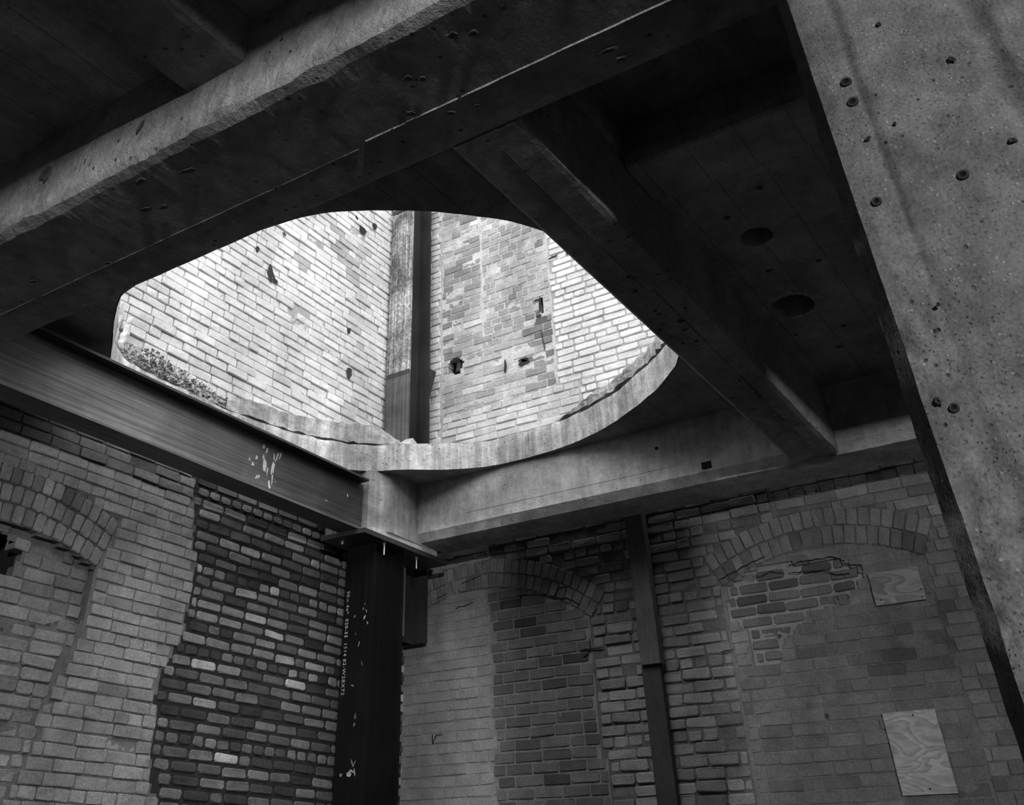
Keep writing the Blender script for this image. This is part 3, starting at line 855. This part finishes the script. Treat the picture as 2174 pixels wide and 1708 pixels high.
# secondary beam running from the main beam to the right wall beam
sec = prism('concrete_beam', [(1.215, ZS, 0), (1.215, 2.235, .6), (1.222, 2.204, .9), (1.25, 2.20, .5), (1.36, 2.20, .2), (1.497, 2.20, .3), (1.522, 2.222, .25), (1.522, ZS, 0)], 0, 2.236, 6.13, .04, .005, M['beam'], None, 12, True, .95)
tag(sec, 'narrow concrete beam running diagonally down right of the round opening', 'beam', group='concrete beams')
for k in range(26):
    x = random.choice((random.uniform(3.5, 4.2), random.uniform(4.9, 5.6), random.uniform(2.5, 5.9))); pit(sec, (x, random.uniform(1.26, 1.48), ZB - .001), (0, 0, -1), random.uniform(.006, .014), random.uniform(.006, .012), 0, M['beam'], .25)
for (x0, x1, yy) in ((3.6, 5.9, 1.33), (2.35, 3.6, 1.36)): mk('board_seam', MB().box(x0, x1, yy - .002, yy + .002, ZB - .0018, ZB + .002).v, MB().box(0, 1, 0, 1, 0, 1).f, M['beam'], sec, .4)

# beam on the near side of the main beam, top left
near = prism('concrete_beam', [(2.00, ZS, 0), (2.00, 2.45, .6), (2.01, 2.425, .9), (2.04, 2.418, .8), (2.15, 2.416, .2), (2.29, 2.416, .4), (2.306, 2.43, .5), (2.306, ZS, 0)], 0, -8.0, 1.598, .05, .006, M['beam'], None, 22, True, .8)
tag(near, 'short dark concrete beam butting into the main beam at top left', 'beam', group='concrete beams')
# unseen parallel main beam behind the viewpoint, added to cut the window light
oth = prism('concrete_beam', [(-3.2, ZS, 0), (-3.2, 2.2, 0), (-2.57, 2.2, 0), (-2.57, ZS, 0)], 1, -9.0, 5.06, .5, 0, M['beam'], None, 1)
tag(oth, 'plain unseen concrete beam added behind the viewpoint', 'beam', group='concrete beams')

oth2 = prism('concrete_beam', [(-2.2, ZS, 0), (-2.2, 2.2, 0), (-1.9, 2.2, 0), (-1.9, ZS, 0)], 0, -8.0, 1.598, .5, 0, M['beam'], None, 1)  # unseen cross beam, put in to stop window light higher up
tag(oth2, 'narrow unseen concrete cross beam added behind the viewpoint', 'beam', group='concrete beams')

# pale beam along the right wall
pale = prism('concrete_beam', [(6.12, ZS, 0), (6.12, 2.52, .1), (6.12, 2.40, .1), (6.12, 2.262, .25), (6.168, 2.203, .35), (6.30, 2.20, .2), (6.50, 2.20, .3), (6.52, 2.22, .3), (6.52, ZS, 0)], 1, -9.0, 4.505, .05, .004, M['beam_pale'], None, 33)
tag(pale, 'pale smooth concrete beam with chamfered lower edge along the right wall', 'beam', group='concrete beams')
b_ = MB().box(6.1185, 6.13, 2.045, 2.115, 2.275, 2.325); tag(b_.build('pocket_shade', M['soot'], pale, .6), 'small dark block standing in for the shade of a rectangular pocket')  # dark block painted as the pocket's inner shade
MB().cyl((6.1185, 2.418, 2.494), (1, 0, 0), .013, .01, 12).build('tie_hole_shade', M['soot'], pale, .7)  # dark disc in place of the shade inside the hole
MB().box(6.1190, 6.125, 2.30, 4.05, 2.3415, 2.3445).build('board_seam', M['beam_pale'], pale, .45)
# shallow rib in the dark bay right of the narrow beam
prism('slab_rib', [(3.17, ZS, 0), (3.175, 2.59, .4), (3.19, 2.58, .4), (3.49, 2.58, .4), (3.51, ZS, .2)], 1, -2.0, 1.21, .05, .008, M['ceiling'], ceiling, 61, True, 1.25)
# collar of chipped plaster round the big pipe hole
cr = ring(4.93, 1.02, .165, .15, 30, .16); cr2 = ring(4.93, 1.02, .128, .118, 30, .05)
mk('hole_collar', [(p[0], p[1], ZS - .002) for p in cr] + [(p[0], p[1], ZS - .012) for p in cr2] + [(p[0], p[1], ZS + .03) for p in cr2],
   [(i, (i + 1) % 30, 30 + (i + 1) % 30, 30 + i) for i in range(30)] + [(30 + i, 30 + (i + 1) % 30, 60 + (i + 1) % 30, 60 + i) for i in range(30)], M['ceiling'], ceiling, 1.3)
for (xx, yy) in ((3.75, .78), (3.9, 1.0), (4.5, 1.0), (4.55, .75), (5.35, .85), (5.6, .95), (5.3, 1.12)): pit(ceiling, (xx, yy, ZS - .001), (0, 0, -1), .016, .014, 0, M['ceiling'], .3)

# concrete stub standing on the steel bearing plate
sp = [(5.605, 4.60), (5.635, 4.575), (5.76, 4.512), (5.80, 4.508), (6.36, 4.508), (6.36, 4.81), (6.30, 5.02), (5.605, 5.02)]
V = [(x + random.uniform(-.002, .002), y, z) for z in (2.19, 2.215, 2.40, ZS + .002) for (x, y) in sp]
n = len(sp); F = [(k * n + i, k * n + (i + 1) % n, (k + 1) * n + (i + 1) % n, (k + 1) * n + i) for k in range(3) for i in range(n)] + [tuple(range(n)), tuple(range(3 * n, 4 * n))]
stub = tag(mk('column_stub', V, F, M['stub'], None, 1.0), 'pale stub of a cut-off concrete column resting on the steel plate', 'column stub')
for (y, z) in ((4.70, 2.44), (4.675, 2.445)): pit(stub, (5.603, y, z), (-1, 0, 0), .008, .007, 0, M['stub'], .2)

# ---------------------------------------------------------------- steel
def hsec(x0, x1, y0, y1, tf, tw, flange_axis):
    """plan outline of an H: flanges are the faces at x0 and x1, web along x"""
    ym = (y0 + y1) / 2
    return [(x0, y0), (x0 + tf, y0), (x0 + tf, ym - tw / 2), (x1 - tf, ym - tw / 2), (x1 - tf, y0), (x1, y0), (x1, y1), (x1 - tf, y1), (x1 - tf, ym + tw / 2), (x0 + tf, ym + tw / 2), (x0 + tf, y1), (x0, y1)]


def post_part(name, x0, x1, y0, y1, z0, z1, mat, parent, tone=1.0): return MB().box(x0, x1, y0, y1, z0, z1).build(name, mat, parent, tone)


# new column
nc = empty('steel_column', (5.9, 4.72, -H)); nc.location = (0, 0, 0)
tag(nc, 'dark wide-flange steel column rising from the floor under the bearing plate', 'column', group='steel columns')
post_part('flange', 5.70, 5.725, 4.592, 4.858, -H, 2.114, M['steel_new'], nc)
post_part('flange', 6.045, 6.07, 4.592, 4.858, -H, 2.114, M['steel_new'], nc)
post_part('web', 5.725, 6.045, 4.716, 4.734, -H, 2.114, M['steel_new'], nc)
post_part('side_plate', 5.735, 6.035, 4.605, 4.617, -H, 2.05, M['steel_new'], nc, .8)


def flake(name, parent, mat, pts, plane, coord, tone=1.0, th=.0012):
    n = len(pts)
    f3 = (lambda a, z, d: (a, coord + d, z)) if plane == 'y' else (lambda a, z, d: (coord + d, a, z))
    V = [f3(a, z, -th) for a, z in pts] + [f3(a, z, .002) for a, z in pts]
    return mk(name, V, [tuple(range(n))] + [(i, (i + 1) % n, n + (i + 1) % n, n + i) for i in range(n)], mat, parent, tone)


def blob(a, z, ra, rz, n=9, rough=.35, rot=0):
    o = []
    for i in range(n):
        g = 2 * math.pi * i / n; k = 1 + random.uniform(-rough, rough); x, y = ra * k * math.cos(g), rz * k * math.sin(g)
        o.append((a + x * math.cos(rot) - y * math.sin(rot), z + x * math.sin(rot) + y * math.cos(rot)))
    return o


for (a, z, ra, rz, rot, t) in ((4.728, .652, .018, .017, 0, .6), (4.705, .662, .02, .006, .3, .45), (4.683, .655, .006, .022, -.3, .5), (4.69, .70, .004, .02, .5, .4), (4.71, .715, .004, .022, -.4, .4), (4.80, .645, .012, .01, 0, .3),
                               (4.66, 1.60, .006, .013, .5, .6), (4.675, 1.66, .003, .01, .3, .5), (4.645, 1.64, .003, .012, -.4, .5), (4.63, 1.56, .005, .011, -.6, .5), (4.662, 1.69, .004, .006, 0, .5),
                               (4.70, 1.43, .003, .02, .35, .4), (4.735, 1.50, .003, .008, .3, .4), (4.665, 1.30, .003, .016, -.4, .35), (4.74, 1.17, .012, .004, .4, .4), (4.70, .98, .008, .02, 0, .22), (4.705, .93, .009, .012, 0, .25), (4.755, 1.615, .004, .012, .6, .4)):
    flake('paint_drip', nc, M['chalk'], blob(a, z, ra, rz, 9, .4, rot), 'x', 5.70, t)
# chalked erection marks running down the left edge of the flange
def chalk_text(parent, body, y, ztop, size, xface):
    cu = bpy.data.curves.new('chalk_marks', 'FONT'); cu.body = body; cu.size = size; cu.resolution_u = 2; cu.space_character = 1.15
    tmp = bpy.data.objects.new('chalk_marks', cu); C.objects.link(tmp)
    dg = bpy.context.evaluated_depsgraph_get(); me = bpy.data.meshes.new_from_object(tmp.evaluated_get(dg))
    bpy.data.objects.remove(tmp)
    at = me.color_attributes.new('tone', 'FLOAT_COLOR', 'POINT'); at.data.foreach_set('color', [.8] * (4 * len(me.vertices)))
    me.materials.clear(); me.materials.append(M['chalk'])
    o = bpy.data.objects.new('chalk_marks', me); C.objects.link(o); o.parent = parent
    # text x -> down, text y -> to the right on the face (towards -y), normal -> -x
    o.matrix_basis = Matrix(((0, 0, -1, xface - .0012), (0, -1, 0, y), (-1, 0, 0, ztop + H), (0, 0, 0, 1)))
    return o


tag(chalk_text(nc, 'S0:n 4o*  020-35  1514 82-W2BX72', 4.838, 1.80, .040, 5.70), 'faint chalk lettering written down the flange')

# old column above, its cut end hanging below the slab
oc = empty('steel_column', (0, 0, 0))
tag(oc, 'weathered flaking steel column standing in the corner above, cut off below the slab', 'column', group='steel columns')
post_part('flange', 6.378, 6.40, 4.822, 5.088, 3.87, 8.6, M['steel_flange'], oc)
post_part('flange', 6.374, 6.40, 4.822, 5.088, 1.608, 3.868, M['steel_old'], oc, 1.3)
post_part('flange', 6.678, 6.70, 4.815, 5.088, 1.608, 8.6, M['steel_old'], oc, .28)  # tone cut to paint the shade of the recessed side
post_part('web', 6.40, 6.678, 4.946, 4.964, 1.608, 8.6, M['steel_old'], oc, .25)  # darkened likewise, shade between the flanges put into the tone
post_part('splice_bar', 6.372, 6.378, 4.822, 5.088, 3.83, 3.875, M['steel_old'], oc, .6)
post_part('splice_bar', 6.366, 6.378, 4.822, 5.088, 5.72, 5.76, M['steel_old'], oc, .7)
MB().add([(6.70, 4.815, 3.72), (6.70, 4.745, 3.95), (6.70, 4.815, 4.0), (6.705, 4.815, 3.72), (6.705, 4.745, 3.95), (6.705, 4.815, 4.0)], [(0, 1, 2), (5, 4, 3), (0, 3, 4, 1), (1, 4, 5, 2), (2, 5, 3, 0)]).build('torn_gusset', M['steel_old'], oc, .5)

# bearing plate with its threaded rods
pl = empty('bearing_plate', (0, 0, 0)); tag(pl, 'thick steel bearing plate on top of the dark column, under the concrete stub', 'plate')
pp = [(5.462, 4.503), (6.531, 4.503), (6.531, 4.80), (6.36, 4.80), (6.36, 4.912), (5.44, 4.912)]
n = len(pp); mk('plate', [(x, y, z) for z in (2.116, 2.150) for (x, y) in pp], [tuple(range(n - 1, -1, -1)), tuple(range(n, 2 * n))] + [(i, (i + 1) % n, n + (i + 1) % n, n + i) for i in range(n)], M['plate'], pl, 1.0)
gp = [(5.59, 4.53), (6.40, 4.508), (6.40, 4.80), (5.60, 4.88)]
mk('grout_bed', [(x + random.uniform(-.01, .01), y, z) for z in (2.150, 2.191) for (x, y) in gp], [(3, 2, 1, 0), (4, 5, 6, 7)] + [(i, (i + 1) % 4, 4 + (i + 1) % 4, 4 + i) for i in range(4)], M['grout'], pl, 1.0)
for (x, y, ln) in ((5.765, 4.555, .085), (6.207, 4.575, .085), (5.545, 4.785, .022)):
    rd = MB().cyl((x, y, 2.116), (0, 0, -1), .0075, ln, 12).build('threaded_rod', M['zinc'], pl); MB().cyl((x, y, 2.116), (0, 0, -1), .014, .013, 6).build('nut', M['zinc'], rd)

# steel I-beam along the left wall
ib = empty('steel_beam', (0, 0, 0)); tag(ib, 'scuffed steel wide-flange beam running along the left wall to the stub', 'beam')
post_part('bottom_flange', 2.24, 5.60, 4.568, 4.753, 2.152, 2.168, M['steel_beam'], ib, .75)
post_part('top_flange', 2.24, 5.565, 4.568, 4.753, 2.535, 2.551, M['steel_beam'], ib, .25)  # toned down to paint the shaded band above the web
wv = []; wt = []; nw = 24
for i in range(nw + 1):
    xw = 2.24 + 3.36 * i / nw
    for (yw, zw) in ((4.654, 2.168), (4.654, 2.535), (4.667, 2.535), (4.667, 2.168)): wv.append((xw, yw, zw)); wt.append(float(np.interp(xw, [2.2, 3.4, 4.3, 4.8, 5.6], [1.45, 1.3, .8, .34, .26])))  # tone ramp paints the rim's shade over the right part of the web
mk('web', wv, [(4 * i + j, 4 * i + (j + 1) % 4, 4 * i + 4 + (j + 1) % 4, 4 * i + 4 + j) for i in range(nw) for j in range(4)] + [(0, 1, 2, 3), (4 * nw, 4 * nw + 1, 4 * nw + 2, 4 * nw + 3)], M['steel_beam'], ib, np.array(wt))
for (a, z, ra, rz, rot) in ((4.52, 2.36, .016, .05, .15), (4.50, 2.41, .01, .02, .2), (4.60, 2.36, .012, .06, -.1), (4.605, 2.30, .008, .04, .1), (4.585, 2.24, .012, .03, .2), (4.63, 2.45, .007, .035, -.3), (4.60, 2.45, .006, .03, .2), (4.66, 2.47, .006, .03, -.2), (4.405, 2.335, .012, .012, 0),
                            (4.435, 2.39, .012, .014, .3), (4.37, 2.36, .005, .012, .4), (4.49, 2.485, .01, .018, 0), (4.525, 2.47, .008, .02, -.2), (4.475, 2.27, .006, .018, -.5), (4.455, 2.262, .006, .016, -.5), (4.64, 2.28, .004, .006, 0), (5.42, 2.40, .006, .012, 0), (5.18, 2.30, .01, .004, -.4), (4.55, 2.33, .006, .03, 0)):
    flake('paint_splash', ib, M['paint'], blob(a, z, ra, rz, 11, .45, rot), 'y', 4.654, .8)

# ---------------------------------------------------------------- big column close to the camera, right
col = empty('concrete_column', (0, 0, 0)); tag(col, 'rough concrete column with exposed aggregate close to the camera at right', 'column')
res = .0085; y1, y0 = .173, -.53; ny = int((y1 - y0) / res) + 1; zc0, zc1 = -.35, 2.2; nz = int((zc1 - zc0) / res) + 1
yy = np.linspace(y1, y0, ny); zz = np.linspace(zc0, zc1, nz); Yg, Zg = np.meshgrid(yy, zz)
gl = .092 + .010 * (fnoise(Zg * 4, Zg * 0, 71) - .5) + .003 * (fnoise(Zg * 30, Zg * 0, 72) - .5)
gw = np.interp(Zg, [0, .6, 1.0, 1.4, 2.2], [.004, .005, .007, .012, .016])
groove = np.exp(-((Yg - gl) / gw) ** 2)
bl = -.142 + .03 * (fnoise(Zg * 5, Zg * 0 + 3, 73) - .5)
bw = np.interp(Zg, [0, .9, 1.15, 1.3, 2.2], [.001, .004, .02, .022, .03]) * (.7 + .6 * fnoise(Zg * 12, Zg * 0 + 9, 79))
band = np.clip(1.25 - np.abs(Yg - bl) / bw, 0, 1)
X = 1.60 + .0035 * groove + .010 * band * (.5 + fnoise(Yg * 120, Zg * 120, 74)) + .003 * (fnoise(Yg * 14, Zg * 14, 75, 4) - .5)
spall = np.clip((fnoise(Yg * 9, Zg * 5, 77) - .42) * 6, 0, 1) * np.clip((1.05 - Zg) * 1.6, 0, 1) * np.clip((Yg - .04) * 12, 0, 1)
X += spall * (.010 + .026 * (fnoise(Yg * 45, Zg * 45, 78, 4) - .3)); 
arris = np.clip((Yg - .150) / .023, 0, 1); X += arris * .014 * fnoise(Yg * 5, Zg * 22, 76, 4)
T = 1.0 - .5 * np.clip(groove * 1.6 - .45, 0, 1) - .25 * band - .06 * fnoise(Yg * 3, Zg * 3, 80) + .1 * spall
V = np.stack([X, Yg, Zg], -1).reshape(-1, 3); F = [(j * ny + i, j * ny + i + 1, (j + 1) * ny + i + 1, (j + 1) * ny + i) for j in range(nz - 1) for i in range(ny - 1)]
mk('column_face', V, F, M['column'], col, T.reshape(-1), True)
# chamfer strip left of the face, tone lowered to paint its shaded side
nc2 = 6; V = []; T = []
for j in range(nz):
    for i in range(nc2):
        t = i / (nc2 - 1); e = X[j, 0]
        xx = e + (1.647 - e) * t; yv = .173 + (.2018 - .173) * t
        k = .006 * (fnoise(t * 4, zz[j] * 26, 81, 4) - .5) if i else 0
        V.append((xx + k, yv + k * .6 + (.004 * (fnoise(3, zz[j] * 15, 82, 3) - .5) if i == nc2 - 1 else 0), zz[j])); T.append(.62)
F = [(j * nc2 + i, (j + 1) * nc2 + i, (j + 1) * nc2 + i + 1, j * nc2 + i + 1) for j in range(nz - 1) for i in range(nc2 - 1)]
mk('chamfer', V, F, M['column'], col, np.array(T), True)
mk('column_core', MB().box(1.65, 2.225, -.53, .1995, -H, 2.2).box(1.606, 1.65, -.53, .165, -H, -.35).v, MB().box(0, 1, 0, 1, 0, 1).box(0, 1, 0, 1, 0, 1).f, M['column'], col, .9)
mk('column_side', MB().box(1.61, 1.66, -.5302, -.52, -.35, 2.2).v, MB().box(0, 1, 0, 1, 0, 1).f, M['column'], col, .9)
for (y, z, rr) in ((.115, 1.30, .0105), (.116, 1.246, .0105), (.136, 1.009, .009), (-.012, 1.006, .0095), (.130, .605, .0075)):
    a = MB(); N = 16
    for (r0, d0, r1, d1) in ((rr, .0, rr, .006), (rr, .006, rr * .55, .006), (rr * .55, .006, rr * .5, -.002)):
        Vv = [(1.602 - dd, y + q * math.cos(2 * math.pi * i / N), z + q * math.sin(2 * math.pi * i / N)) for (q, dd) in ((r0, d0), (r1, d1)) for i in range(N)]
        a.add(Vv, [(i, (i + 1) % N, N + (i + 1) % N, N + i) for i in range(N)])
    a.build('anchor_sleeve', M['iron'], col, 1.0); a = MB()
    a.add([(1.602 - .0035, y + rr * .52 * math.cos(2 * math.pi * i / N), z + rr * .52 * math.sin(2 * math.pi * i / N)) for i in range(N)], [tuple(range(N))])
    a.build('sleeve_bore_shade', M['soot'], col, .3)  # flat dark disc painted as the shade inside the sleeve
for (y, z, rx, ry) in ((.114, 1.148, .007, .004), (-.072, 1.257, .006, .008), (-.104, 1.04, .006, .007), (.02, 1.41, .005, .005), (-.06, .78, .005, .004), (.03, .52, .006, .009), (.15, .62, .005, .008), (.06, 1.16, .004, .004), (.1, .78, .004, .004)):
    pit(col, (1.599, y, z), (-1, 0, 0), rx, ry, random.random(), M['column'], .3, 'void')

# ---------------------------------------------------------------- timber post and plywood on the right wall
wp = empty('wooden_post', (0, 0, 0)); tag(wp, 'dark timber post spliced with a block, fixed upright to the right wall', 'post')


def board(name, y0, y1, x0, x1, z0, z1, mat, parent, tone=1.0, skew=0.0):
    c = .004; pr = [(x0 + c, y0), (x1, y0), (x1, y1), (x0 + c, y1), (x0, y1 - c), (x0, y0 + c)]; V = []; F = []; k = 9; n = len(pr)
    for j in range(k):
        z = z0 + (z1 - z0) * j / (k - 1)
        for (x, y) in pr: V.append((x + random.uniform(-.001, .001), y + skew * (z - z0) + random.uniform(-.0012, .0012), z))
    F = [(j * n + i, j * n + (i + 1) % n, (j + 1) * n + (i + 1) % n, (j + 1) * n + i) for j in range(k - 1) for i in range(n)] + [tuple(range(n)), tuple(range((k - 1) * n, k * n))]
    return mk(name, V, F, mat, parent, tone)


board('upper_board', 2.842, 2.985, 6.700, 6.772, 1.51, 2.60, M['block'], wp, .95)
board('splice_block', 2.840, 2.986, 6.694, 6.772, 1.262, 1.512, M['block'], wp, 1.0)
board('lower_board', 2.862, 3.000, 6.724, 6.772, -H, 1.262, M['post'], wp, .7)
for z in (1.93, 1.60, 1.31): MB().cyl((6.699, 2.915, z), (-1, 0, 0), .007, .0015, 8).build('nail_head', M['iron'], wp)
for z in (1.12, .52): MB().cyl((6.7235, 2.93, z), (-1, 0, 0), .007, .0015, 8).build('nail_head', M['iron'], wp)

for (y0, y1, z0, z1, nails, lab) in ((1.203, 1.503, .452, .865, ((1.33, .842), (1.345, .478)), 'tall plywood panel nailed to the lower part of the right wall'),
                                     (1.070, 1.374, 1.445, 1.637, ((1.335, 1.475), (1.085, 1.505), (1.09, 1.462)), 'small wide plywood panel nailed higher on the right wall')):
    e = empty('plywood_panel', (0, 0, 0)); tag(e, lab, 'plywood panel', group='plywood panels')
    board('sheet', y0, y1, XR - .022, XR - .008, z0, z1, M['ply'], e, 1.0 if z1 < 1 else .62)
    for (y, z) in nails: MB().cyl((XR - .0215, y, z), (-1, 0, 0), .006, .0015, 8).build('nail_head', M['iron'], e)
# small plugs and fixings in the right wall
for (y, z) in ((2.52, 2.20), (1.565, 2.215), (2.02, 1.35), (1.83, .88)): MB().cyl((XR - .006, y, z), (-1, 0, 0), .012, .004, 10).build('wall_plug', M['iron'], wr)

# chips and fixings broken into the bright upper walls
for (a, z, ra, rz, t) in ((4.772, 4.214, .035, .075, .9), (4.586, 4.355, .018, .03, .5), (5.921, 5.289, .055, .045, .6), (6.116, 5.45, .03, .05, .8), (5.829, 5.386, .015, .025, .5), (4.828, 4.158, .04, .018, .7), (5.828, 4.118, .02, .03, .7), (5.876, 3.708, .04, .04, 1.4), (4.869, 4.661, .02, .012, 1.0)):
    flake('brick_chip', ul, M['iron'], blob(a, z, ra, rz, 10, .5, random.uniform(-.5, .5)), 'y', YL - .006, t, .001)
for (a, z, ra, rz, t) in ((3.650, 4.415, .035, .010, .5), (3.622, 4.34, .011, .075, .4), (3.640, 4.245, .025, .012, .5), (4.031, 3.845, .012, .075, .8), (3.835, 3.835, .06, .03, 1.2), (3.82, 3.85, .03, .02, .6), (3.438, 4.822, .05, .012, .8), (3.29, 4.82, .014, .03, .8), (3.03, 4.673, .02, .02, .9), (3.62, 4.0, .007, .12, 1.6)):
    flake('brick_chip', ur, M['iron'], blob(a, z, ra, rz, 10, .4, random.uniform(-.15, .15)), 'x', XR - .006, t, .001)
